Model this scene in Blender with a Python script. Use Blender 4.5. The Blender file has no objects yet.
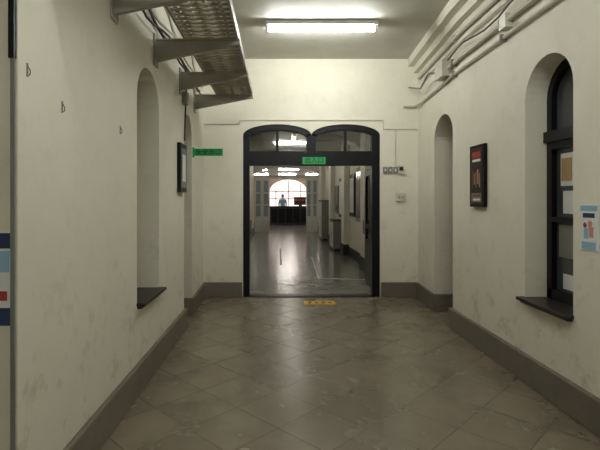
import bpy, bmesh, math, random
from mathutils import Vector, Matrix
random.seed(4)
sc = bpy.context.scene
sc.view_settings.view_transform = 'Standard'
sc.view_settings.look = 'None'
COL = sc.collection

# ------------------------------------------------------------------ materials
def srgb(r, g, b):
    f = lambda c: (c/255/12.92) if c/255 <= 0.04045 else ((c/255+0.055)/1.055)**2.4
    return (f(r), f(g), f(b), 1)

def mat(name, col, rough=0.6, metal=0.0, noise=0.08, scale=6.0, emit=0, bump=0.0, spec=0.5):
    m = bpy.data.materials.new(name); m.use_nodes = True
    nt = m.node_tree; p = nt.nodes['Principled BSDF']
    p.inputs['Roughness'].default_value = rough
    p.inputs['Metallic'].default_value = metal
    p.inputs['Specular IOR Level'].default_value = spec
    tc = nt.nodes.new('ShaderNodeTexCoord'); nz = nt.nodes.new('ShaderNodeTexNoise')
    nz.inputs['Scale'].default_value = scale; nz.inputs['Detail'].default_value = 5
    nt.links.new(tc.outputs['Object'], nz.inputs['Vector'])
    mx = nt.nodes.new('ShaderNodeMix'); mx.data_type = 'RGBA'
    mx.inputs[6].default_value = col
    mx.inputs[7].default_value = (col[0]*(1-3*noise), col[1]*(1-3*noise), col[2]*(1-3*noise), 1)
    nt.links.new(nz.outputs['Fac'], mx.inputs[0])
    nt.links.new(mx.outputs[2], p.inputs['Base Color'])
    if emit:
        p.inputs['Emission Color'].default_value = col
        p.inputs['Emission Strength'].default_value = emit
    if bump:
        b = nt.nodes.new('ShaderNodeBump'); b.inputs['Strength'].default_value = bump
        b.inputs['Distance'].default_value = 0.01
        nt.links.new(nz.outputs['Fac'], b.inputs['Height']); nt.links.new(b.outputs['Normal'], p.inputs['Normal'])
    return m

def plaster(name, c1, c2, c3):
    m = bpy.data.materials.new(name); m.use_nodes = True
    nt = m.node_tree; L = nt.links; p = nt.nodes['Principled BSDF']
    p.inputs['Roughness'].default_value = 0.62
    p.inputs['Specular IOR Level'].default_value = 0.25
    tc = nt.nodes.new('ShaderNodeTexCoord')
    n1 = nt.nodes.new('ShaderNodeTexNoise'); n1.inputs['Scale'].default_value = 1.1; n1.inputs['Detail'].default_value = 7
    n1.inputs['Roughness'].default_value = 0.62
    L.new(tc.outputs['Object'], n1.inputs['Vector'])
    r1 = nt.nodes.new('ShaderNodeValToRGB')
    r1.color_ramp.elements[0].position = 0.35; r1.color_ramp.elements[0].color = c2
    r1.color_ramp.elements[1].position = 0.6; r1.color_ramp.elements[1].color = c1
    L.new(n1.outputs['Fac'], r1.inputs['Fac'])
    # grime speckles and grime rising from the skirting
    n2 = nt.nodes.new('ShaderNodeTexNoise'); n2.inputs['Scale'].default_value = 5; n2.inputs['Detail'].default_value = 9
    n2.inputs['Roughness'].default_value = 0.72
    L.new(tc.outputs['Object'], n2.inputs['Vector'])
    r2 = nt.nodes.new('ShaderNodeValToRGB')
    r2.color_ramp.elements[0].position = 0.54; r2.color_ramp.elements[0].color = (0, 0, 0, 1)
    r2.color_ramp.elements[1].position = 0.80; r2.color_ramp.elements[1].color = (1, 1, 1, 1)
    L.new(n2.outputs['Fac'], r2.inputs['Fac'])
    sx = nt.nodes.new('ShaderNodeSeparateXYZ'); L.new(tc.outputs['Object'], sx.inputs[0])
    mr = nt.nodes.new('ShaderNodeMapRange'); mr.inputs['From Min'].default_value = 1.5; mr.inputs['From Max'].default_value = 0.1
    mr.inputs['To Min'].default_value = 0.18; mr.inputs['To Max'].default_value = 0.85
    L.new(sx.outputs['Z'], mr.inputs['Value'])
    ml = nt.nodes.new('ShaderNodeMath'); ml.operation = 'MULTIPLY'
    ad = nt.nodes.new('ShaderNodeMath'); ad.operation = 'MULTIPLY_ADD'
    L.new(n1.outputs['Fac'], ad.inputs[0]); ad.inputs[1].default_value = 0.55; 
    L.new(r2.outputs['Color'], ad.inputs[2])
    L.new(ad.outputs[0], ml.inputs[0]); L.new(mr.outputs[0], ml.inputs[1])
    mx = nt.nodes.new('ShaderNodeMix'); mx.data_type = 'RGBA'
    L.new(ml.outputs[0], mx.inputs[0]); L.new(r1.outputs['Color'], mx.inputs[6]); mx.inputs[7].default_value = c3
    L.new(mx.outputs[2], p.inputs['Base Color'])
    b = nt.nodes.new('ShaderNodeBump'); b.inputs['Strength'].default_value = 0.15; b.inputs['Distance'].default_value = 0.01
    L.new(n2.outputs['Fac'], b.inputs['Height']); L.new(b.outputs['Normal'], p.inputs['Normal'])
    return m

def tiles(name, ca, cb, mortar, size, ang, rough=0.3):
    m = bpy.data.materials.new(name); m.use_nodes = True
    nt = m.node_tree; L = nt.links; p = nt.nodes['Principled BSDF']
    tc = nt.nodes.new('ShaderNodeTexCoord'); mp = nt.nodes.new('ShaderNodeMapping')
    mp.inputs['Rotation'].default_value = (0, 0, ang)
    L.new(tc.outputs['Object'], mp.inputs['Vector'])
    br = nt.nodes.new('ShaderNodeTexBrick'); br.offset = 0; br.squash = 1
    br.inputs['Scale'].default_value = 1
    br.inputs['Brick Width'].default_value = size; br.inputs['Row Height'].default_value = size
    br.inputs['Mortar Size'].default_value = 0.0045; br.inputs['Mortar Smooth'].default_value = 0.4
    br.inputs['Color1'].default_value = ca; br.inputs['Color2'].default_value = cb
    br.inputs['Mortar'].default_value = mortar
    L.new(mp.outputs[0], br.inputs['Vector'])
    nz = nt.nodes.new('ShaderNodeTexNoise'); nz.inputs['Scale'].default_value = 2.2; nz.inputs['Detail'].default_value = 9
    nz.inputs['Roughness'].default_value = 0.65
    L.new(tc.outputs['Object'], nz.inputs['Vector'])
    rr = nt.nodes.new('ShaderNodeValToRGB')
    rr.color_ramp.elements[0].position = 0.32; rr.color_ramp.elements[0].color = (0.70, 0.69, 0.67, 1)
    rr.color_ramp.elements[1].position = 0.66; rr.color_ramp.elements[1].color = (1.05, 1.05, 1.05, 1)
    L.new(nz.outputs['Fac'], rr.inputs['Fac'])
    mx = nt.nodes.new('ShaderNodeMix'); mx.data_type = 'RGBA'; mx.blend_type = 'MULTIPLY'; mx.inputs[0].default_value = 1
    L.new(br.outputs['Color'], mx.inputs[6]); L.new(rr.outputs['Color'], mx.inputs[7])
    L.new(mx.outputs[2], p.inputs['Base Color'])
    mr = nt.nodes.new('ShaderNodeMapRange'); mr.inputs['From Min'].default_value = 0.25; mr.inputs['From Max'].default_value = 0.75
    mr.inputs['To Min'].default_value = rough+0.04; mr.inputs['To Max'].default_value = rough-0.03
    L.new(nz.outputs['Fac'], mr.inputs['Value']); L.new(mr.outputs[0], p.inputs['Roughness'])
    p.inputs['Specular IOR Level'].default_value = 0.75
    b = nt.nodes.new('ShaderNodeBump'); b.inputs['Strength'].default_value = 0.15; b.inputs['Distance'].default_value = 0.003
    b.invert = True
    L.new(br.outputs['Fac'], b.inputs['Height']); L.new(b.outputs['Normal'], p.inputs['Normal'])
    return m

M = {}
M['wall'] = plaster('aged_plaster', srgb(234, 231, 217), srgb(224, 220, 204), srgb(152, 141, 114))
M['ceil'] = plaster('ceiling_paint', srgb(206, 205, 196), srgb(194, 192, 180), srgb(160, 152, 132))
M['floor'] = tiles('stone_tiles', srgb(130, 120, 103), srgb(120, 110, 94), srgb(80, 73, 62), 0.42, math.radians(45), 0.26)
M['floor2'] = tiles('far_tiles', srgb(132, 132, 124), srgb(120, 120, 112), srgb(85, 84, 78), 0.42, math.radians(45), 0.20)
M['base'] = mat('stone_skirting', srgb(118, 110, 96), 0.6, noise=0.14, scale=9, bump=0.2)
M['black'] = mat('black_paint', srgb(10, 13, 20), 0.4, spec=0.25)
M['dark'] = mat('dark_wood', srgb(34, 28, 26), 0.4, noise=0.12)
M['sill'] = mat('sill_dark', srgb(36, 30, 28), 0.4)
M['steel'] = mat('galvanised_steel', srgb(150, 148, 138), 0.45, 0.6)
M['tray'] = mat('tray_steel', srgb(160, 150, 130), 0.5, 0.1)
M['arm'] = mat('bracket_paint', srgb(160, 157, 146), 0.5)
M['cable'] = mat('cable_black', srgb(35, 33, 30), 0.6)
M['pvc'] = mat('white_conduit', srgb(214, 211, 198), 0.45)
M['white'] = mat('white_paint', srgb(228, 228, 222), 0.5)
M['tube'] = mat('fluorescent_tube', (0.99, 1.0, 0.94, 1), 0.5, noise=0, emit=98)
M['tube2'] = mat('fluorescent_far', (1.0, 0.97, 0.89, 1), 0.5, noise=0, emit=32)
M['tube3'] = mat('fluorescent_warm', (1.0, 0.93, 0.86, 1), 0.5, noise=0, emit=52)
M['green'] = mat('sign_green', srgb(20, 150, 80), 0.4, emit=0.1, noise=0.02)
M['greent'] = mat('sign_text', srgb(5, 25, 15), 0.5)
M['yellow'] = mat('yellow_tape', srgb(235, 190, 40), 0.5)
M['paper'] = mat('paper', srgb(225, 228, 228), 0.7, noise=0.02)
M['blue'] = mat('poster_blue', srgb(150, 190, 215), 0.5)
M['navy'] = mat('poster_navy', srgb(30, 50, 95), 0.5)
M['red'] = mat('poster_red', srgb(165, 55, 45), 0.5)
M['pink'] = mat('poster_pink', srgb(215, 150, 140), 0.5)
M['glass'] = mat('dusty_glass', srgb(82, 86, 90), 0.15, noise=0.15, scale=3)
M['pale'] = mat('frosted_glass', srgb(165, 180, 190), 0.25, noise=0.1, scale=3)
M['gold'] = mat('ochre_print', srgb(180, 150, 105), 0.5)
M['brown'] = mat('counter_wood', srgb(50, 36, 31), 0.4)
M['skin'] = mat('skin', srgb(205, 160, 130), 0.5, noise=0.02)
M['hair'] = mat('hair', srgb(25, 20, 18), 0.6)
M['shirt'] = mat('shirt_blue', srgb(140, 185, 215), 0.8, noise=0.03)
M['trouser'] = mat('trousers', srgb(40, 42, 52), 0.8)
M['daylit'] = mat('bright_pane', srgb(255, 240, 236), 0.5, noise=0.03, emit=1.1)
M['tapew'] = mat('floor_line', srgb(190, 194, 186), 0.5)
M['greyp'] = mat('grey_panel', srgb(130, 132, 128), 0.5)
M['tan'] = mat('tan_paint', srgb(208, 182, 160), 0.6)

def clear_glass():
    m = bpy.data.materials.new('clear_glass'); m.use_nodes = True
    nt = m.node_tree; nt.nodes.remove(nt.nodes['Principled BSDF'])
    o = nt.nodes['Material Output']; t = nt.nodes.new('ShaderNodeBsdfTransparent'); t.inputs[0].default_value = (0.62, 0.62, 0.60, 1)
    g = nt.nodes.new('ShaderNodeBsdfGlossy'); g.inputs['Roughness'].default_value = 0.05
    nz = nt.nodes.new('ShaderNodeTexNoise'); nz.inputs['Scale'].default_value = 4
    mr = nt.nodes.new('ShaderNodeMapRange'); mr.inputs['To Min'].default_value = 0.05; mr.inputs['To Max'].default_value = 0.15
    nt.links.new(nz.outputs['Fac'], mr.inputs['Value'])
    x = nt.nodes.new('ShaderNodeMixShader'); nt.links.new(mr.outputs[0], x.inputs[0])
    nt.links.new(t.outputs[0], x.inputs[1]); nt.links.new(g.outputs[0], x.inputs[2]); nt.links.new(x.outputs[0], o.inputs[0])
    return m
M['clear'] = clear_glass()

# ------------------------------------------------------------------ mesh builder
class B:
    def __init__(s): s.bm = bmesh.new(); s.mats = []
    def mi(s, m):
        if m not in s.mats: s.mats.append(m)
        return s.mats.index(m)
    def face(s, pts, m):
        vs = [s.bm.verts.new(p) for p in pts]
        f = s.bm.faces.new(vs); f.material_index = s.mi(m); return f
    def box(s, x0, x1, y0, y1, z0, z1, m):
        s.prism([(x0, y0), (x1, y0), (x1, y1), (x0, y1)], z0, z1, m)
    def prism(s, plan, z0, z1, m):
        k = s.mi(m); n = len(plan)
        a = [s.bm.verts.new((x, y, z0)) for x, y in plan]; b = [s.bm.verts.new((x, y, z1)) for x, y in plan]
        fs = [s.bm.faces.new(a[::-1]), s.bm.faces.new(b)]
        for i in range(n): fs.append(s.bm.faces.new([a[i], a[(i+1) % n], b[(i+1) % n], b[i]]))
        for f in fs: f.material_index = k
    def hull2(s, A, Bp, m):   # loft two equal closed loops with caps
        k = s.mi(m); n = len(A)
        a = [s.bm.verts.new(p) for p in A]; b = [s.bm.verts.new(p) for p in Bp]
        fs = [s.bm.faces.new(a[::-1]), s.bm.faces.new(b)]
        for i in range(n): fs.append(s.bm.faces.new([a[i], a[(i+1) % n], b[(i+1) % n], b[i]]))
        for f in fs: f.material_index = k
    def cyl(s, p, q, r, m, n=10, r2=None):
        p = Vector(p); q = Vector(q); d = (q-p).normalized(); r2 = r if r2 is None else r2
        u = d.orthogonal().normalized(); v = d.cross(u)
        A = [p+(u*math.cos(t)+v*math.sin(t))*r for t in [2*math.pi*i/n for i in range(n)]]
        C = [q+(u*math.cos(t)+v*math.sin(t))*r2 for t in [2*math.pi*i/n for i in range(n)]]
        s.hull2(A, C, m)
    def tube(s, pts, r, m, n=8):
        for i in range(len(pts)-1):
            s.cyl(pts[i], pts[i+1], r, m, n)
            if 0 < i: s.ball(pts[i], r*1.02, m, 6)
    def ball(s, c, r, m, n=10, sc3=(1, 1, 1)):
        k = s.mi(m)
        res = bmesh.ops.create_uvsphere(s.bm, u_segments=n, v_segments=max(4, n//2+1), radius=r,
              matrix=Matrix.Translation(c) @ Matrix.Diagonal((*sc3, 1)))
        for v in res['verts']:
            for f in v.link_faces: f.material_index = k
    def done(s, name, bevel=0, smooth=False, parent=None):
        bmesh.ops.recalc_face_normals(s.bm, faces=s.bm.faces)
        me = bpy.data.meshes.new(name); s.bm.to_mesh(me); s.bm.free()
        for m in s.mats: me.materials.append(m)
        o = bpy.data.objects.new(name, me); COL.objects.link(o)
        if smooth:
            for p in me.polygons: p.use_smooth = True
        if bevel:
            md = o.modifiers.new('bevel', 'BEVEL'); md.width = bevel; md.segments = 2; md.limit_method = 'ANGLE'
        if parent: o.parent = parent
        return o

def text(body, loc, size, m, rot, parent, name='lettering', sx=1.0):
    c = bpy.data.curves.new(name, 'FONT'); c.body = body; c.size = size
    c.align_x = 'CENTER'; c.align_y = 'CENTER'; c.extrude = 0.0008; c.offset = 0.001
    c.materials.append(m)
    o = bpy.data.objects.new(name, c); COL.objects.link(o)
    o.location = loc; o.rotation_euler = rot; o.scale = (sx, 1, 1); o.parent = parent
    return o
R_CAM = (math.pi/2, 0, 0)

# ------------------------------------------------------------------ layout
xl = lambda y: -1.10 - max(0, y-5)*0.033
xr = lambda y: 2.06 + max(0, y-5)*0.064
YB = 7.03; H = 3.72; YS = -5.0

def arch(ua, ub, spring, rise, n=16):
    o = []
    for i in range(n+1):
        t = -math.cos(math.pi*i/n)
        o.append(((ua+ub)/2+t*(ub-ua)/2, spring+rise*math.sqrt(max(0, 1-t*t))))
    return o

def wall(name, mf, u0, u1, v0, v1, ops, th, m, breaks=()):
    b = B(); us = sorted(set([u0, u1]+list(breaks)+[o['p'][0][0] for o in ops]+[o['p'][-1][0] for o in ops]))
    def quad(a, c, va, vb, vc, vd):
        for d in (0, th): b.face([mf(a, va, d), mf(c, vb, d), mf(c, vc, d), mf(a, vd, d)], m)
    for a, c in zip(us[:-1], us[1:]):
        op = None
        for o in ops:
            if a >= o['p'][0][0]-1e-6 and c <= o['p'][-1][0]+1e-6: op = o
        if not op: quad(a, c, v0, v0, v1, v1); continue
        pr = op['p']; s = op['s']
        if s > v0: quad(a, c, v0, v0, s, s); b.face([mf(a, s, 0), mf(c, s, 0), mf(c, s, th), mf(a, s, th)], m)
        for (ua, va), (ub, vb) in zip(pr[:-1], pr[1:]):
            quad(ua, ub, va, vb, v1, v1)
            b.face([mf(ua, va, 0), mf(ub, vb, 0), mf(ub, vb, th), mf(ua, va, th)], m)
        for (ue, ve) in (pr[0], pr[-1]):
            b.face([mf(ue, s, 0), mf(ue, ve, 0), mf(ue, ve, th), mf(ue, s, th)], m)
    for e in (u0, u1): b.face([mf(e, v0, 0), mf(e, v1, 0), mf(e, v1, th), mf(e, v0, th)], m)
    bmesh.ops.remove_doubles(b.bm, verts=b.bm.verts, dist=1e-5)
    return b.done(name)

WL = (3.51, 4.16); WR = (3.14, 3.75); NL = (5.32, 5.90); NR = (5.36, 6.14)
ARCH_S, ARCH_R = 2.33, 0.29
wall('wall_left', lambda u, v, d: (xl(u)-d, u, v), 1.9, YB, 0, H,
     [dict(p=arch(*WL, ARCH_S, ARCH_R), s=0.7), dict(p=arch(*NL, 2.30, 0.27), s=0)], 0.5, M['wall'], [5.0])
wall('wall_right', lambda u, v, d: (xr(u)+d, u, v), YS, YB, 0, H,
     [dict(p=arch(*WR, ARCH_S, ARCH_R), s=0.7), dict(p=arch(*NR, 2.32, 0.28), s=0)], 0.5, M['wall'], [5.0])
DX0, DX1, DM = -0.547, 1.594, 0.5235
prof = arch(DX0, DM, 2.53, 0.17, 18)+arch(DM, DX1, 2.53, 0.17, 18)[1:]
wall('wall_back', lambda u, v, d: (u, YB+d, v), -1.7, 2.8, 0, H, [dict(p=prof, s=0)], 0.30, M['wall'])
b = B(); b.box(-2.3, -1.6, 1.9, 2.1, 0, H, M['wall']); b.done('wall_alcove_end')
b = B(); b.box(-2.4, -2.3, YS, 2.1, 0, H, M['wall']); b.done('wall_alcove_side')
b = B(); b.box(-2.4, 2.6, YS-0.2, YS, 0, H, M['wall']); b.done('wall_rear')
b = B(); b.box(-2.4, 2.8, YS-0.2, YB+0.3, -0.1, 0, M['floor']); b.done('floor')
b = B(); b.box(-2.4, 2.8, YS-0.2, YB+0.3, H, H+0.1, M['ceil']); b.done('ceiling')

# baseboards
BH = 0.235
def skirt(name, segs):
    b = B()
    for plan in segs:
        b.prism(plan, 0, BH, M['base'])
    return b.done(name, bevel=0.012)
t = 0.035
skirt('baseboard_left', [
    [(xl(0), 1.9), (xl(0)+t, 1.9), (xl(0)+t, NL[0]), (xl(NL[0]), NL[0])],
    [(xl(NL[1]), NL[1]), (xl(NL[1])+t, NL[1]-t), (xl(YB)+t, YB), (xl(YB), YB)],
    [(xl(NL[1])-0.4, NL[1]-t), (xl(NL[1])+t, NL[1]-t), (xl(NL[1]), NL[1]), (xl(NL[1])-0.4, NL[1])]])
skirt('baseboard_right', [
    [(xr(0), YS), (xr(0)-t, YS), (xr(0)-t, NR[0]), (xr(NR[0]), NR[0])],
    [(xr(NR[1]), NR[1]), (xr(NR[1])-t, NR[1]-t), (xr(YB)-t, YB), (xr(YB), YB)],
    [(xr(NR[1])+0.4, NR[1]-t), (xr(NR[1])-t, NR[1]-t), (xr(NR[1]), NR[1]), (xr(NR[1])+0.4, NR[1])]])
skirt('baseboard_back', [
    [(xl(YB), YB-t), (DX0-0.01, YB-t), (DX0-0.01, YB), (xl(YB), YB)],
    [(DX1+0.01, YB-t), (xr(YB), YB-t), (xr(YB), YB), (DX1+0.01, YB)]])

# niche doors
def niche_door(name, x0, sgn, ya, yb):
    b = B(); xa = x0+sgn*0.40; xb = x0+sgn*0.46
    X0, X1 = min(xa, xb), max(xa, xb)
    b.box(X0, X1, ya+0.002, yb-0.002, 0, 2.62, M['dark'])
    xp = xa-sgn*0.01
    for z0, z1 in ((0.2, 0.9), (1.05, 2.1)):
        b.box(min(xp, xa), max(xp, xa), ya+0.1, yb-0.1, z0, z1, M['brown'])
    b.ball((xa-sgn*0.03, ya+0.06, 1.0), 0.03, M['steel'])
    b.done(name)
niche_door('door_1', xl(5.6), -1, *NL)
niche_door('door_2', xr(5.8), 1, *NR)

# windows in side walls
def side_window(name, x0, sgn, ya, yb, depth, papers):
    b = B(); xa = x0+sgn*depth; xb = xa+sgn*0.07
    f = 0.065
    def bx(y0, y1, z0, z1, m, a=xa, c=xb): b.box(min(a, c), max(a, c), y0, y1, z0, z1, m)
    bx(ya, ya+f, 0.7, ARCH_S, M['black']); bx(yb-f, yb, 0.7, ARCH_S, M['black'])
    bx(ya, yb, 0.7, 0.78, M['black']); 
    xm = xa-sgn*0.03
    bx(ya, yb, 1.98, 2.07, M['black'], xm)
    bx(ya+f, yb-f, 1.92, 1.98, M['black'])
    bx(ya+f, yb-f, 1.33, 1.37, M['black'])
    o = arch(ya, yb, ARCH_S, ARCH_R); i = arch(ya+f, yb-f, ARCH_S, ARCH_R-f)
    for k in range(len(o)-1):
        A = [(xa, *o[k]), (xa, *o[k+1]), (xa, *i[k+1]), (xa, *i[k])]
        C = [(xb, p[1], p[2]) for p in A]
        b.hull2(A, C, M['black'])
    xg = xa+sgn*0.045
    pts = [(ya+0.01, 0.71)]+[(u, v) for u, v in arch(ya+0.01, yb-0.01, ARCH_S, ARCH_R-0.01)]+[(yb-0.01, 0.71)]
    b.hull2([(xg, *p) for p in pts], [(xg+sgn*0.015, *p) for p in pts], M['glass'])
    for (y0, y1, z0, z1, m) in papers:
        xq = xg-sgn*(0.012 if m in ('gold', 'greyp') else 0.004)
        b.box(min(xq, xg), max(xq, xg), y0, y1, z0, z1, M[m])
    b.done(name)
    s = B()
    xi = xa; xo = x0-sgn*0.065
    s.box(min(xi, xo), max(xi, xo), ya-0.01, yb+0.03, 0.675, 0.702, M['sill'])
    xo2 = x0-sgn*0.04
    s.box(min(x0, xo2), max(x0, xo2), ya, yb+0.01, 0.655, 0.675, M['sill'])
    s.done('window_sill', bevel=0.006)
side_window('window_1', -1.1, -1, *WL, 0.34, [])
side_window('window_2', 2.06, 1, *WR, 0.18, [(3.47, 3.63, 1.62, 1.88, 'paper'), (3.49, 3.61, 1.66, 1.84, 'gold'),
    (3.40, 3.60, 1.40, 1.58, 'paper'), (3.36, 3.64, 1.05, 1.31, 'greyp'), (3.45, 3.60, 0.8, 0.92, 'paper')])

# ------------------------------------------------------------------ twin-arched door frame
b = B(); y0, y1 = YB+0.02, YB+0.16
jw = 0.10
b.box(DX0, DX0+jw, y0, y1, 0.0, 2.53, M['black']); b.box(DX1-jw-0.02, DX1, y0, y1, 0.0, 2.53, M['black'])
b.box(DX0+jw, DX1-jw, y0-0.01, y1, 2.06, 2.25, M['black'])
b.box(DM-0.07, DM+0.07, y0, y1, 2.25, 2.55, M['black'])
for a, c in ((DX0, DM), (DM, DX1)):
    o = arch(a, c, 2.53, 0.168, 18); i = arch(a+0.085, c-0.085, 2.50, 0.115, 18)
    for k in range(18):
        A = [(o[k][0], y0, o[k][1]), (o[k+1][0], y0, o[k+1][1]), (i[k+1][0], y0, i[k+1][1]), (i[k][0], y0, i[k][1])]
        b.hull2(A, [(p[0], y1, p[2]) for p in A], M['black'])
    m = (a+c)/2
    b.box(m-0.022, m+0.022, y0+0.03, y1-0.03, 2.25, 2.62, M['black'])
    b.box(a+0.085, c-0.085, y0+0.03, y1-0.03, 2.25, 2.285, M['black'])
    g = [(a+0.06, 2.24)]+[(u, v) for u, v in arch(a+0.06, c-0.06, 2.50, 0.13, 18)]+[(c-0.06, 2.24)]
    b.hull2([(p[0], y0+0.06, p[1]) for p in g], [(p[0], y0+0.066, p[1]) for p in g], M['clear'])
b.done('door_frame')
def leaf(name, x0, x1):
    b = B(); ya, yb = YB+0.32, YB+1.30
    fr = M['black']
    b.box(x0, x1, ya, ya+0.1, 0.01, 2.05, fr); b.box(x0, x1, yb-0.1, yb, 0.01, 2.05, fr)
    for z0, z1 in ((0.01, 0.8), (1.0, 1.08), (1.95, 2.05)): b.box(x0, x1, ya+0.1, yb-0.1, z0, z1, fr)
    xm = (x0+x1)/2
    b.box(xm-0.004, xm+0.004, ya+0.1, yb-0.1, 0.8, 1.95, M['clear'])
    b.cyl((x0-0.03, yb-0.05, 0.9), (x0-0.03, yb-0.05, 1.15), 0.012, M['steel'])
    b.cyl((x1+0.03, yb-0.05, 0.9), (x1+0.03, yb-0.05, 1.15), 0.012, M['steel'])
    b.done(name)
leaf('door_3', DX0-0.02, DX0+0.02); leaf('door_4', DX1+0.01, DX1+0.05)
b = B(); b.box(DX0+jw+0.001, DX1-jw-0.021, YB-0.02, YB+0.16, 0, 0.012, M['dark']); b.done('door_threshold')

# exit sign on transom
b = B(); b.box(DM-0.14, DM+0.22, YB-0.015, YB+0.009, 2.075, 2.185, M['green']); s = b.done('direction_sign')
text('出入口', (DM+0.04, YB-0.017, 2.13), 0.10, M['greent'], R_CAM, s)
b = B(); yy = 5.97
b.box(xl(yy)+0.02, xl(yy)+0.40, yy, yy+0.02, 2.10, 2.195, M['green'])
b.box(xl(yy)+0.003, xl(yy)+0.02, yy-0.02, yy+0.04, 2.08, 2.21, M['green']); s = b.done('direction_sign')
text('安全出口', (xl(yy)+0.21, yy-0.002, 2.148), 0.085, M['greent'], R_CAM, s)

# yellow marker mat
b = B(); b.box(0.38, 0.84, 6.52, 6.72, 0, 0.006, M['yellow'])
for k in range(4): b.box(0.44+k*0.1, 0.49+k*0.1, 6.58, 6.66, 0.006, 0.0075, M['cable'])
b.done('caution_floor_strip')

# ------------------------------------------------------------------ ceiling lights
def fixture(name, x, y, zc, L, m, along='x'):
    b = B()
    def bx(a0, a1, c0, c1, z0, z1, mm):
        if along == 'x': b.box(x+a0, x+a1, y+c0, y+c1, z0, z1, mm)
        else: b.box(x+c0, x+c1, y+a0, y+a1, z0, z1, mm)
    zc -= 0.001
    # batten body wider than the tube, lamp held underneath by two end sockets
    bx(-L/2, L/2, -0.075, 0.075, zc-0.045, zc, M['white'])
    for e in (-L/2, L/2-0.03): bx(e, e+0.03, -0.035, 0.035, zc-0.105, zc-0.045, M['white'])
    if along == 'x': b.cyl((x-L/2+0.03, y, zc-0.078), (x+L/2-0.03, y, zc-0.078), 0.028, m, 14)
    else: b.cyl((x, y-L/2+0.03, zc-0.078), (x, y+L/2-0.03, zc-0.078), 0.028, m, 14)
    return b.done(name)
fixture('fluorescent_light', 0.54, 5.60, H, 1.38, M['tube'])
fixture('fluorescent_light', 0.51, 1.6, H, 1.33, M['tube'])
fixture('fluorescent_light', 0.51, -2.4, H, 1.33, M['tube'])

# ------------------------------------------------------------------ cable tray with brackets (left)
b = B(); TZ = 2.94
for y in (3.0, 4.02, 5.05, 6.10):
    x0 = xl(y)+0.004; x1 = -0.34
    A = [(x0, y-0.02, TZ-0.20), (x0, y-0.02, TZ), (x1, y-0.02, TZ), (x1, y-0.02, TZ-0.045)]
    b.hull2(A, [(p[0], y+0.02, p[2]) for p in A], M['arm'])
    b.box(x0, x1, y-0.035, y+0.035, TZ-0.012, TZ, M['arm'])
    b.box(x0, x0+0.012, y-0.06, y+0.06, TZ-0.24, TZ+0.04, M['arm'])
y_0, y_1 = 1.95, 6.35
for x in (-0.84, -0.37):
    b.box(x, x+0.02, y_0, y_1, TZ, TZ+0.08, M['arm'])
y = y_0
while y < y_1:
    b.box(-0.84, -0.35, y, y+0.028, TZ+0.003, TZ+0.02, M['tray']); y += 0.085
for x in (-0.74, -0.61, -0.48): b.box(x, x+0.012, y_0, y_1, TZ+0.02, TZ+0.03, M['tray'])
b.done('cable_tray')
b = B()
for x, r, mm in ((-0.78, 0.016, 'cable'), (-0.67, 0.018, 'pvc'), (-0.55, 0.016, 'greyp'), (-0.43, 0.014, 'cable')):
    pts = [(x+random.uniform(-.015, .015), 1.95+k*0.55, TZ+0.032+r) for k in range(9)]
    b.tube(pts, r, M[mm])
b.done('tray_cables')
b = B()
for j, (zz, r) in enumerate(((3.04, 0.014), (3.12, 0.012), (3.00, 0.01), (3.2, 0.014))):
    pts = []
    for k in range(23):
        y = 2.0+k*0.2
        pts.append((xl(y)+0.045+0.012*j+0.02*math.sin(k*1.1+j), y, zz+0.03*math.sin(k*0.9+j*2)))
    b.tube(pts, r, M['cable'] if j % 2 == 0 else M['pvc'])
yy = 5.22
b.tube([(xl(yy)+0.03, yy, 3.04), (xl(yy)+0.05, yy, 2.9), (xl(yy)+0.03, yy+0.03, 2.7), (xl(yy)+0.02, yy+0.02, 2.2)], 0.01, M['cable'])
b.box(xl(yy)+0.003, xl(yy)+0.06, yy-0.05, yy+0.05, 2.62, 2.76, M['greyp'])
b.done('hanging_cables')

# ------------------------------------------------------------------ right wall trunking & conduits
b = B()
def run(off, z, r, m, ya=YS, yb=6.9):
    ys = [ya, 5.0, yb] if yb > 5 else [ya, yb]
    b.tube([(xr(y)-off, y, z) for y in ys], r, m)
for (o0, z0, z1) in ((0.16, 3.60, H), (0.07, 3.50, 3.60)):
    b.prism([(xr(0), YS), (xr(0)-o0, YS), (xr(5)-o0, 5), (xr(YB)-o0, YB), (xr(YB), YB), (xr(5), 5)], z0, z1, M['wall'])
b.done('trim_1')
b = B()
run(0.03, 3.38, 0.022, M['pvc']); run(0.03, 3.27, 0.012, M['pvc'], YS, 6.6); run(0.035, 3.10, 0.026, M['pvc'], YS, 5.5)
run(0.03, 2.97, 0.016, M['pvc'], YS, 6.7)
y = -4
while y < 6.3:
    b.box(xr(y)-0.06, xr(y), y, y+0.02, 2.94, 3.0, M['greyp']); b.box(xr(y)-0.07, xr(y), y, y+0.02, 3.06, 3.14, M['greyp'])
    b.box(xr(y)-0.06, xr(y), y, y+0.02, 3.34, 3.42, M['pvc']); y += 1.15
yy = 5.5
b.box(xr(yy)-0.13, xr(yy), yy-0.12, yy+0.14, 3.0, 3.2, M['pvc'])
yy = 4.0
b.box(xr(yy)-0.07, xr(yy), yy-0.06, yy+0.06, 3.03, 3.15, M['pvc'])
b.tube([(xr(5.6)-0.06, 5.6, 3.1), (xr(6)-0.12, 6.0, 3.2), (xr(6.5)-0.10, 6.5, 3.12), (xr(6.9)-0.16, 6.95, 3.25)], 0.014, M['greyp'])
b.tube([(xr(6.7)-0.03, 6.7, 2.97), (xr(6.98)-0.05, 6.99, 2.97), (1.95, 6.99, 2.97)], 0.016, M['pvc'])
b.tube([(xr(3.0)-0.03, 3.0, 3.10), (xr(2.9)-0.05, 2.85, 3.3), (xr(2.8)-0.06, 2.6, 3.4)], 0.014, M['pvc'])
pts = []
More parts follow.
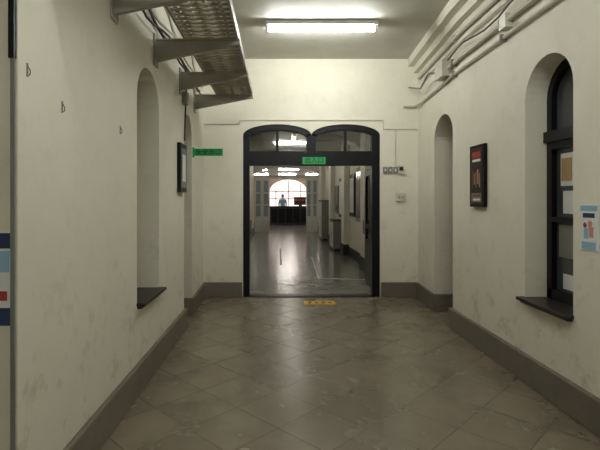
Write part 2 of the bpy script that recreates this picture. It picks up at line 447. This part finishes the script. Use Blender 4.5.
for k in range(16):
    y = 2.2+k*0.24
    pts.append((xr(y)-0.06-0.02*math.sin(k*1.4), y, 3.19+0.035*math.sin(k*1.2)))
b.tube(pts, 0.009, M['cable'], 6)
b.done('wall_conduits')

# back-wall conduits & switches
b = B(); yy = YB-0.012
b.tube([(xl(YB)+0.02, yy, 2.70), (DX0-0.05, yy, 2.70), (DX0-0.05, yy, 2.76), (DX1+0.05, yy, 2.76), (DX1+0.05, yy, 2.62), (xr(YB)-0.02, yy, 2.62)], 0.007, M['pvc'])
b.tube([(DX1+0.24, yy, 2.62), (DX1+0.24, yy, 2.0)], 0.007, M['pvc'])
b.done('back_wall_conduit')
b = B()
for k, x in enumerate((1.64, 1.72, 1.80)):
    b.box(x, x+0.065, YB-0.02, YB, 1.93, 2.03, M['greyp']); b.box(x+0.02, x+0.045, YB-0.027, YB-0.02, 1.96, 2.0, M['white'])
b.box(1.87, 1.96, YB-0.04, YB, 1.92, 2.05, M['pvc']); b.box(1.885, 1.945, YB-0.045, YB-0.04, 1.97, 2.03, M['dark'])
b.done('light_switch_panel')
b = B(); b.box(1.84, 1.99, YB-0.03, YB, 1.50, 1.62, M['pvc']); 
for x in (1.87, 1.93): b.box(x, x+0.03, YB-0.033, YB-0.03, 1.54, 1.58, M['pink'])
b.done('wall_socket')

# ------------------------------------------------------------------ wall hangings
b = B(); X = xl(5)
b.box(X, X+0.04, 4.90, 5.22, 1.60, 2.14, M['black']); b.box(X+0.04, X+0.043, 4.94, 5.18, 1.65, 2.09, M['greyp'])
b.box(X+0.043, X+0.045, 4.98, 5.14, 1.72, 2.02, M['paper']); b.done('picture_frame', bevel=0.004)

b = B(); X = 2.06
b.box(X-0.035, X, 4.43, 4.75, 1.44, 2.07, M['black'])
f = lambda y0, y1, z0, z1, m, d=0.037: b.box(X-d, X-0.035, y0, y1, z0, z1, M[m])
f(4.46, 4.72, 1.47, 2.04, 'brown'); f(4.49, 4.69, 1.94, 2.0, 'red', .039); f(4.50, 4.68, 1.90, 1.925, 'paper', .039)
f(4.48, 4.70, 1.60, 1.86, 'dark', .039)
for k in range(5): f(4.50+k*0.04, 4.52+k*0.04, 1.64+0.03*(k % 2), 1.78+0.02*((k*2) % 3), ('gold', 'pink', 'greyp', 'gold', 'red')[k], .041)
f(4.48, 4.70, 1.49, 1.58, 'greyp', .039); f(4.50, 4.68, 1.545, 1.565, 'red', .041); f(4.50, 4.66, 1.505, 1.525, 'paper', .041)
b.done('framed_poster', bevel=0.003)

b = B()
b.box(X-0.006, X, 2.89, 3.06, 1.17, 1.475, M['paper'])
g = lambda y0, y1, z0, z1, m, d=0.008: b.box(X-d, X-0.006, y0, y1, z0, z1, M[m])
g(2.895, 3.055, 1.435, 1.47, 'blue'); g(2.91, 3.04, 1.18, 1.23, 'blue'); g(2.93, 2.97, 1.26, 1.33, 'pink'); g(2.98, 3.02, 1.25, 1.32, 'blue'); g(2.92, 3.03, 1.39, 1.42, 'navy')
b.ball((X-0.008, 2.96, 1.35), 0.022, M['pink'], 10, (0.1, 1, 1)); b.ball((X-0.008, 3.01, 1.34), 0.018, M['red'], 10, (0.1, 1, 1)); b.done('wall_poster')

b = B(); Y = 1.9
b.box(-1.45, -1.122, Y-0.006, Y, 0.97, 1.37, M['paper'])
b.box(-1.44, -1.124, Y-0.008, Y-0.006, 1.30, 1.365, M['navy']); b.box(-1.44, -1.130, Y-0.008, Y-0.006, 1.20, 1.29, M['blue'])
b.box(-1.44, -1.124, Y-0.008, Y-0.006, 0.975, 1.05, M['navy']); b.box(-1.40, -1.140, Y-0.008, Y-0.006, 1.08, 1.12, M['red'])
b.done('notice_poster')
b = B(); b.box(-1.128, -1.104, Y-0.02, Y, 2.1, 3.4, M['black']); b.box(-1.124, -1.108, Y-0.012, Y, 0.3, 2.1, M['greyp']); b.done('corner_strip')  # plain vertical strip at the wall end, black above and grey below

def hook(y, z):
    b = B(); X = -1.1
    b.box(X, X+0.004, y-0.005, y+0.005, z-0.03, z+0.03, M['greyp'])
    b.tube([(X+0.004, y, z+0.015), (X+0.014, y, z), (X+0.014, y, z-0.018), (X+0.008, y, z-0.025)], 0.002, M['cable'], 6); b.done('wall_hook')
for px, py in ((27, 70), (62, 107), (120, 130)):
    d = 1.1*450/(278-px); hook(d, 1.5+(201-py)*d/450)

# ------------------------------------------------------------------ far corridor
FX0, FX1, FY0, FY1, FH = -1.17, 1.98, YB+0.3, 31.0, 3.35
b = B(); b.box(-3.5, 4.2, FY0, 34, -0.1, 0, M['floor2']); b.done('floor_far')
b = B(); b.box(-3.5, 4.2, FY0, 34, FH, FH+0.1, M['ceil']); b.done('ceiling_far')
b = B(); b.box(FX0-0.3, FX0, FY0, 22.1, 0, FH, M['wall']); b.done('wall_far_left')
b = B(); b.box(FX1, FX1+0.3, FY0, 22.1, 0, FH, M['wall'])
b.done('wall_far_right')
b = B()
for y in (9.4, 12.4, 15.6, 19.0): b.box(FX1-0.16, FX1, y, y+0.55, 0, FH-0.3, M['wall'])
b.done('wall_pilasters')
b = B(); b.box(FX1-0.03, FX1, FY0, 22, 0, 0.24, M['cable'])
for y in (9.4, 12.4, 15.6, 19.0): b.box(FX1-0.19, FX1-0.03, y-0.03, y+0.58, 0, 0.30, M['cable'])
b.done('baseboard_far_right')
b = B(); b.box(FX0, FX0+0.03, FY0, 22, 0, 0.24, M['base']); b.done('baseboard_far_left')
# arched cross ribs of the ceiling
b = B()
for y in (10.5, 14.0, 17.5, 21.6):
    pr = arch(FX0, FX1, 2.72, 0.42, 16)
    for p, q in zip(pr[:-1], pr[1:]):
        A = [(p[0], y, p[1]), (q[0], y, q[1]), (q[0], y, FH), (p[0], y, FH)]
        b.hull2(A, [(v[0], y+0.35, v[2]) for v in A], M['ceil'])
b.done('ceiling_arch_ribs')
for y in (9.0, 12.8, 16.3, 20.0): fixture('corridor_fluorescent_light', 0.45, y, FH, 1.2, M['tube2'], 'y')
for x in (-1.2, 0.6, 2.4):
    fixture('hall_fluorescent_light', x, 25.5, FH, 1.2, M['tube3'])
    fixture('hall_fluorescent_light', x, 29.8, FH, 1.2, M['tube3'])

# notice boards and cabinets on far right wall
b = B(); XN = FX1-0.002
for y, z0, z1, m in ((8.6, 1.1, 2.2, 'black'), (10.4, 1.0, 2.3, 'greyp'), (11.4, 1.1, 2.2, 'black'), (13.5, 1.0, 2.2, 'black'), (14.6, 1.1, 2.0, 'greyp')):
    b.box(XN-0.05, XN, y, y+0.75, z0, z1, M[m]); b.box(XN-0.055, XN-0.05, y+0.08, y+0.67, z0+0.1, z1-0.1, M['paper'] if m == 'black' else M['glass'])
b.done('notice_boards')
def cabinet(y, w, h, d):
    b = B(); X = FX1-0.035
    b.box(X-d, X, y, y+w, 0.08, h, M['greyp']); b.box(X-d+0.03, X, y+0.03, y+w-0.03, 0, 0.08, M['cable'])
    b.box(X-d-0.01, X-d, y+0.03, y+w/2-0.01, 0.12, h-0.04, M['pvc']); b.box(X-d-0.01, X-d, y+w/2+0.01, y+w-0.03, 0.12, h-0.04, M['pvc'])
    b.box(X-d-0.02, X-d-0.01, y+w/2-0.05, y+w/2-0.03, h*0.5, h*0.5+0.12, M['cable'])
    b.box(X-d-0.02, X, y-0.02, y+w+0.02, h, h+0.03, M['cable']); b.done('storage_cabinet', bevel=0.004)
cabinet(13.4, 0.9, 0.9, 0.3); cabinet(16.9, 1.2, 1.5, 0.3)

# white glazed doors at 21.8 m
def glazed(name, x0, x1):
    b = B(); y0, y1 = 21.98, 22.04
    for a, c in ((x0, (x0+x1)/2-0.01), ((x0+x1)/2+0.01, x1)):
        b.box(a, a+0.06, y0, y1, 0.0, 2.6, M['white']); b.box(c-0.06, c, y0, y1, 0.0, 2.6, M['white'])
        for z0, z1 in ((0.0, 0.75), (1.28, 1.34), (1.86, 1.92), (2.5, 2.6)): b.box(a+0.06, c-0.06, y0, y1, z0, z1, M['white'])
        b.box(a+0.06, c-0.06, y0+0.025, y0+0.035, 0.75, 2.5, M['pale'])
    b.done(name)
glazed('door_5', -1.13, -0.42); glazed('door_6', 1.38, FX1-0.04)
b = B()
b.box(FX0, FX1, 21.97, 22.08, 2.6, 2.75, M['white']); b.done('door_header_beam')

# end hall: side walls, end wall with arched bright windows, counter, person
b = B(); b.box(-3.5, FX0-0.3, 22.0, 22.1, 0, FH, M['wall']); b.box(FX1+0.3, 4.2, 22.0, 22.1, 0, FH, M['wall']); b.done('wall_hall_front')
b = B(); b.box(-3.6, -3.5, 22, 34, 0, FH, M['wall']); b.done('wall_hall_left')
b = B(); b.box(4.2, 4.3, 22, 34, 0, FH, M['wall']); b.done('wall_hall_right')
wall('wall_hall_end', lambda u, v, d: (u, 32.5+d, v), -3.5, 4.2, 0, FH, [dict(p=arch(-0.6, 2.1, 2.2, 0.85, 18), s=1.1)], 0.3, M['tan'])
b = B(); pts = [(-0.6, 1.1)]+arch(-0.6, 2.1, 2.2, 0.85, 18)+[(2.1, 1.1)]
b.hull2([(p[0], 32.65, p[1]) for p in pts], [(p[0], 32.67, p[1]) for p in pts], M['daylit'])
for x, zt in ((-0.15, 2.75), (0.75, 3.0), (1.65, 2.75)): b.box(x-0.03, x+0.03, 32.58, 32.65, 1.1, zt, M['tan'])
for z in (1.7, 2.2): b.box(-0.58, 2.08, 32.58, 32.65, z-0.03, z+0.03, M['tan'])
b.done('window_3')
b = B()
b.box(-0.5, 1.85, 28.0, 28.5, 0.0, 1.12, M['dark']); b.box(-0.58, 1.93, 27.93, 28.57, 1.12, 1.18, M['dark'])
for k in range(5): b.box(-0.42+k*0.46, -0.04+k*0.46, 27.98, 28.0, 0.15, 1.0, M['black'])
b.done('reception_counter', bevel=0.005)
b = B(); b.box(1.0, 1.75, 28.15, 28.2, 1.25, 1.75, M['brown']); b.box(1.05, 1.7, 28.145, 28.15, 1.52, 1.62, M['red']); b.box(1.3, 1.5, 28.1, 28.3, 1.18, 1.25, M['dark']); b.done('counter_display')

# person (stands behind the counter, facing the corridor)
P = bpy.data.objects.new('standing_person', None); COL.objects.link(P); P.location = (0.30, 28.9, 0)
P.scale = (1.06, 1.06, 1.06)
def skin(name, verts, edges, radii, m, root=0, sub=2):
    me = bpy.data.meshes.new(name); me.from_pydata(verts, edges, []); me.update()
    o = bpy.data.objects.new(name, me); COL.objects.link(o); o.parent = P; me.materials.append(m)
    md = o.modifiers.new('skin', 'SKIN'); 
    if not me.skin_vertices: me.skin_vertices.new()
    for i, r in enumerate(radii):
        me.skin_vertices[0].data[i].radius = r if isinstance(r, tuple) else (r, r)
        me.skin_vertices[0].data[i].use_root = (i == root)
    md.use_smooth_shade = True
    s = o.modifiers.new('sub', 'SUBSURF'); s.levels = sub; s.render_levels = sub
    return o
V = [(0, 0, 1.0), (0, 0, 1.15), (0, 0, 1.35), (0, 0, 1.48), (0, 0, 1.54),
     (-0.17, 0, 1.47), (-0.23, 0.0, 1.22), (-0.21, -0.16, 1.10), (0.17, 0, 1.47), (0.23, 0, 1.22), (0.21, -0.16, 1.10)]
skin('shirt', V, [(0, 1), (1, 2), (2, 3), (3, 4), (3, 5), (5, 6), (6, 7), (3, 8), (8, 9), (9, 10)],
     [(.16, .11), (.15, .105), (.17, .12), (.12, .09), .06, .07, .052, .042, .07, .052, .042], M['shirt'])
skin('neck', [(0, 0, 1.48), (0, -0.01, 1.60)], [(0, 1)], [.052, .05], M['skin'])
V = [(0, 0, 1.02), (0, 0, 0.92), (-0.10, 0, 0.88), (-0.11, 0, 0.50), (-0.11, 0.01, 0.10), (0.10, 0, 0.88), (0.11, 0, 0.50), (0.11, 0.01, 0.10)]
skin('trousers', V, [(0, 1), (1, 2), (2, 3), (3, 4), (1, 5), (5, 6), (6, 7)], [(.155, .11), (.15, .11), .09, .065, .05, .09, .065, .05], M['trouser'])
for sx in (-1, 1):
    skin('shoe', [(sx*0.11, 0.05, 0.05), (sx*0.11, -0.06, 0.045), (sx*0.115, -0.17, 0.035)], [(0, 1), (1, 2)], [.045, .045, .035], M['black'])
    w = Vector((sx*0.21, -0.16, 1.10)); h = w+Vector((-sx*0.01, -0.12, 0.03)); 
    skin('forearm', [tuple(w+Vector((0, .03, .02))), tuple(w+Vector((0, -0.06, 0.015))), tuple(h)], [(0, 1), (1, 2)], [.034, .027, (.036, .018)], M['skin'])
    for k, ln in enumerate((.062, .075, .08, .07)):
        a = h+Vector((sx*(0.028-0.019*k)*-1, 0.0, 0)); 
        skin('finger_%d' % (k+1), [tuple(a), tuple(a+Vector((0, -ln*.6, 0.004))), tuple(a+Vector((0, -ln, -0.012)))], [(0, 1), (1, 2)], [.009, .0085, .0075], M['skin'], sub=1)
    a = h+Vector((-sx*0.03, 0.03, 0))
    skin('thumb', [tuple(a), tuple(a+Vector((-sx*0.03, -0.03, 0))), tuple(a+Vector((-sx*0.036, -0.058, -0.005)))], [(0, 1), (1, 2)], [.011, .010, .008], M['skin'], sub=1)
b = B()
b.ball((0, -0.01, 1.70), 0.115, M['skin'], 24, (0.72, 0.86, 1.0))
b.ball((0, -0.03, 1.645), 0.07, M['skin'], 16, (0.78, 0.85, 0.8))
b.cyl((0, -0.105, 1.715), (0, -0.128, 1.685), 0.008, M['skin'], 8, 0.014)
b.ball((0, -0.118, 1.683), 0.015, M['skin'], 10)
for sx in (-1, 1):
    b.ball((sx*0.032, -0.098, 1.712), 0.012, M['white'], 10); b.ball((sx*0.032, -0.108, 1.712), 0.006, M['hair'], 8)
    b.box(sx*0.032-0.018, sx*0.032+0.018, -0.112, -0.096, 1.734, 1.740, M['hair'])
    b.ball((sx*0.083, 0.0, 1.695), 0.026, M['skin'], 10, (0.35, 0.7, 1.1))
b.box(-0.024, 0.024, -0.106, -0.09, 1.648, 1.654, M['pink'])
b.ball((0, 0.014, 1.735), 0.112, M['hair'], 20, (0.80, 0.92, 0.86))
o = b.done('head', smooth=True, parent=P)

# tape lines on the far floor
b = B()
for plan in ([(0.78, 8.75), (0.82, 8.75), (0.92, 12.0), (0.88, 12.0)], [(0.78, 8.71), (1.70, 8.55), (1.70, 8.60), (0.78, 8.76)],
             [(0.05, 10.5), (0.09, 10.5), (0.09, 14.0), (0.05, 14.0)]):
    b.prism(plan, 0, 0.002, M['tapew'])
b.done('floor_tape_lines')

# ------------------------------------------------------------------ world & camera
w = bpy.data.worlds.new('world'); sc.world = w; w.use_nodes = True
w.node_tree.nodes['Background'].inputs[0].default_value = (0.8, 0.85, 1, 1)
w.node_tree.nodes['Background'].inputs[1].default_value = 0.05
cam = bpy.data.cameras.new('camera'); co = bpy.data.objects.new('camera', cam); COL.objects.link(co)
co.location = (0, 0, 1.5); co.rotation_euler = (math.pi/2, 0, 0)
cam.sensor_width = 36; cam.lens = 27; cam.shift_x = 22/600; cam.shift_y = -24/600; cam.clip_start = 0.05
sc.camera = co
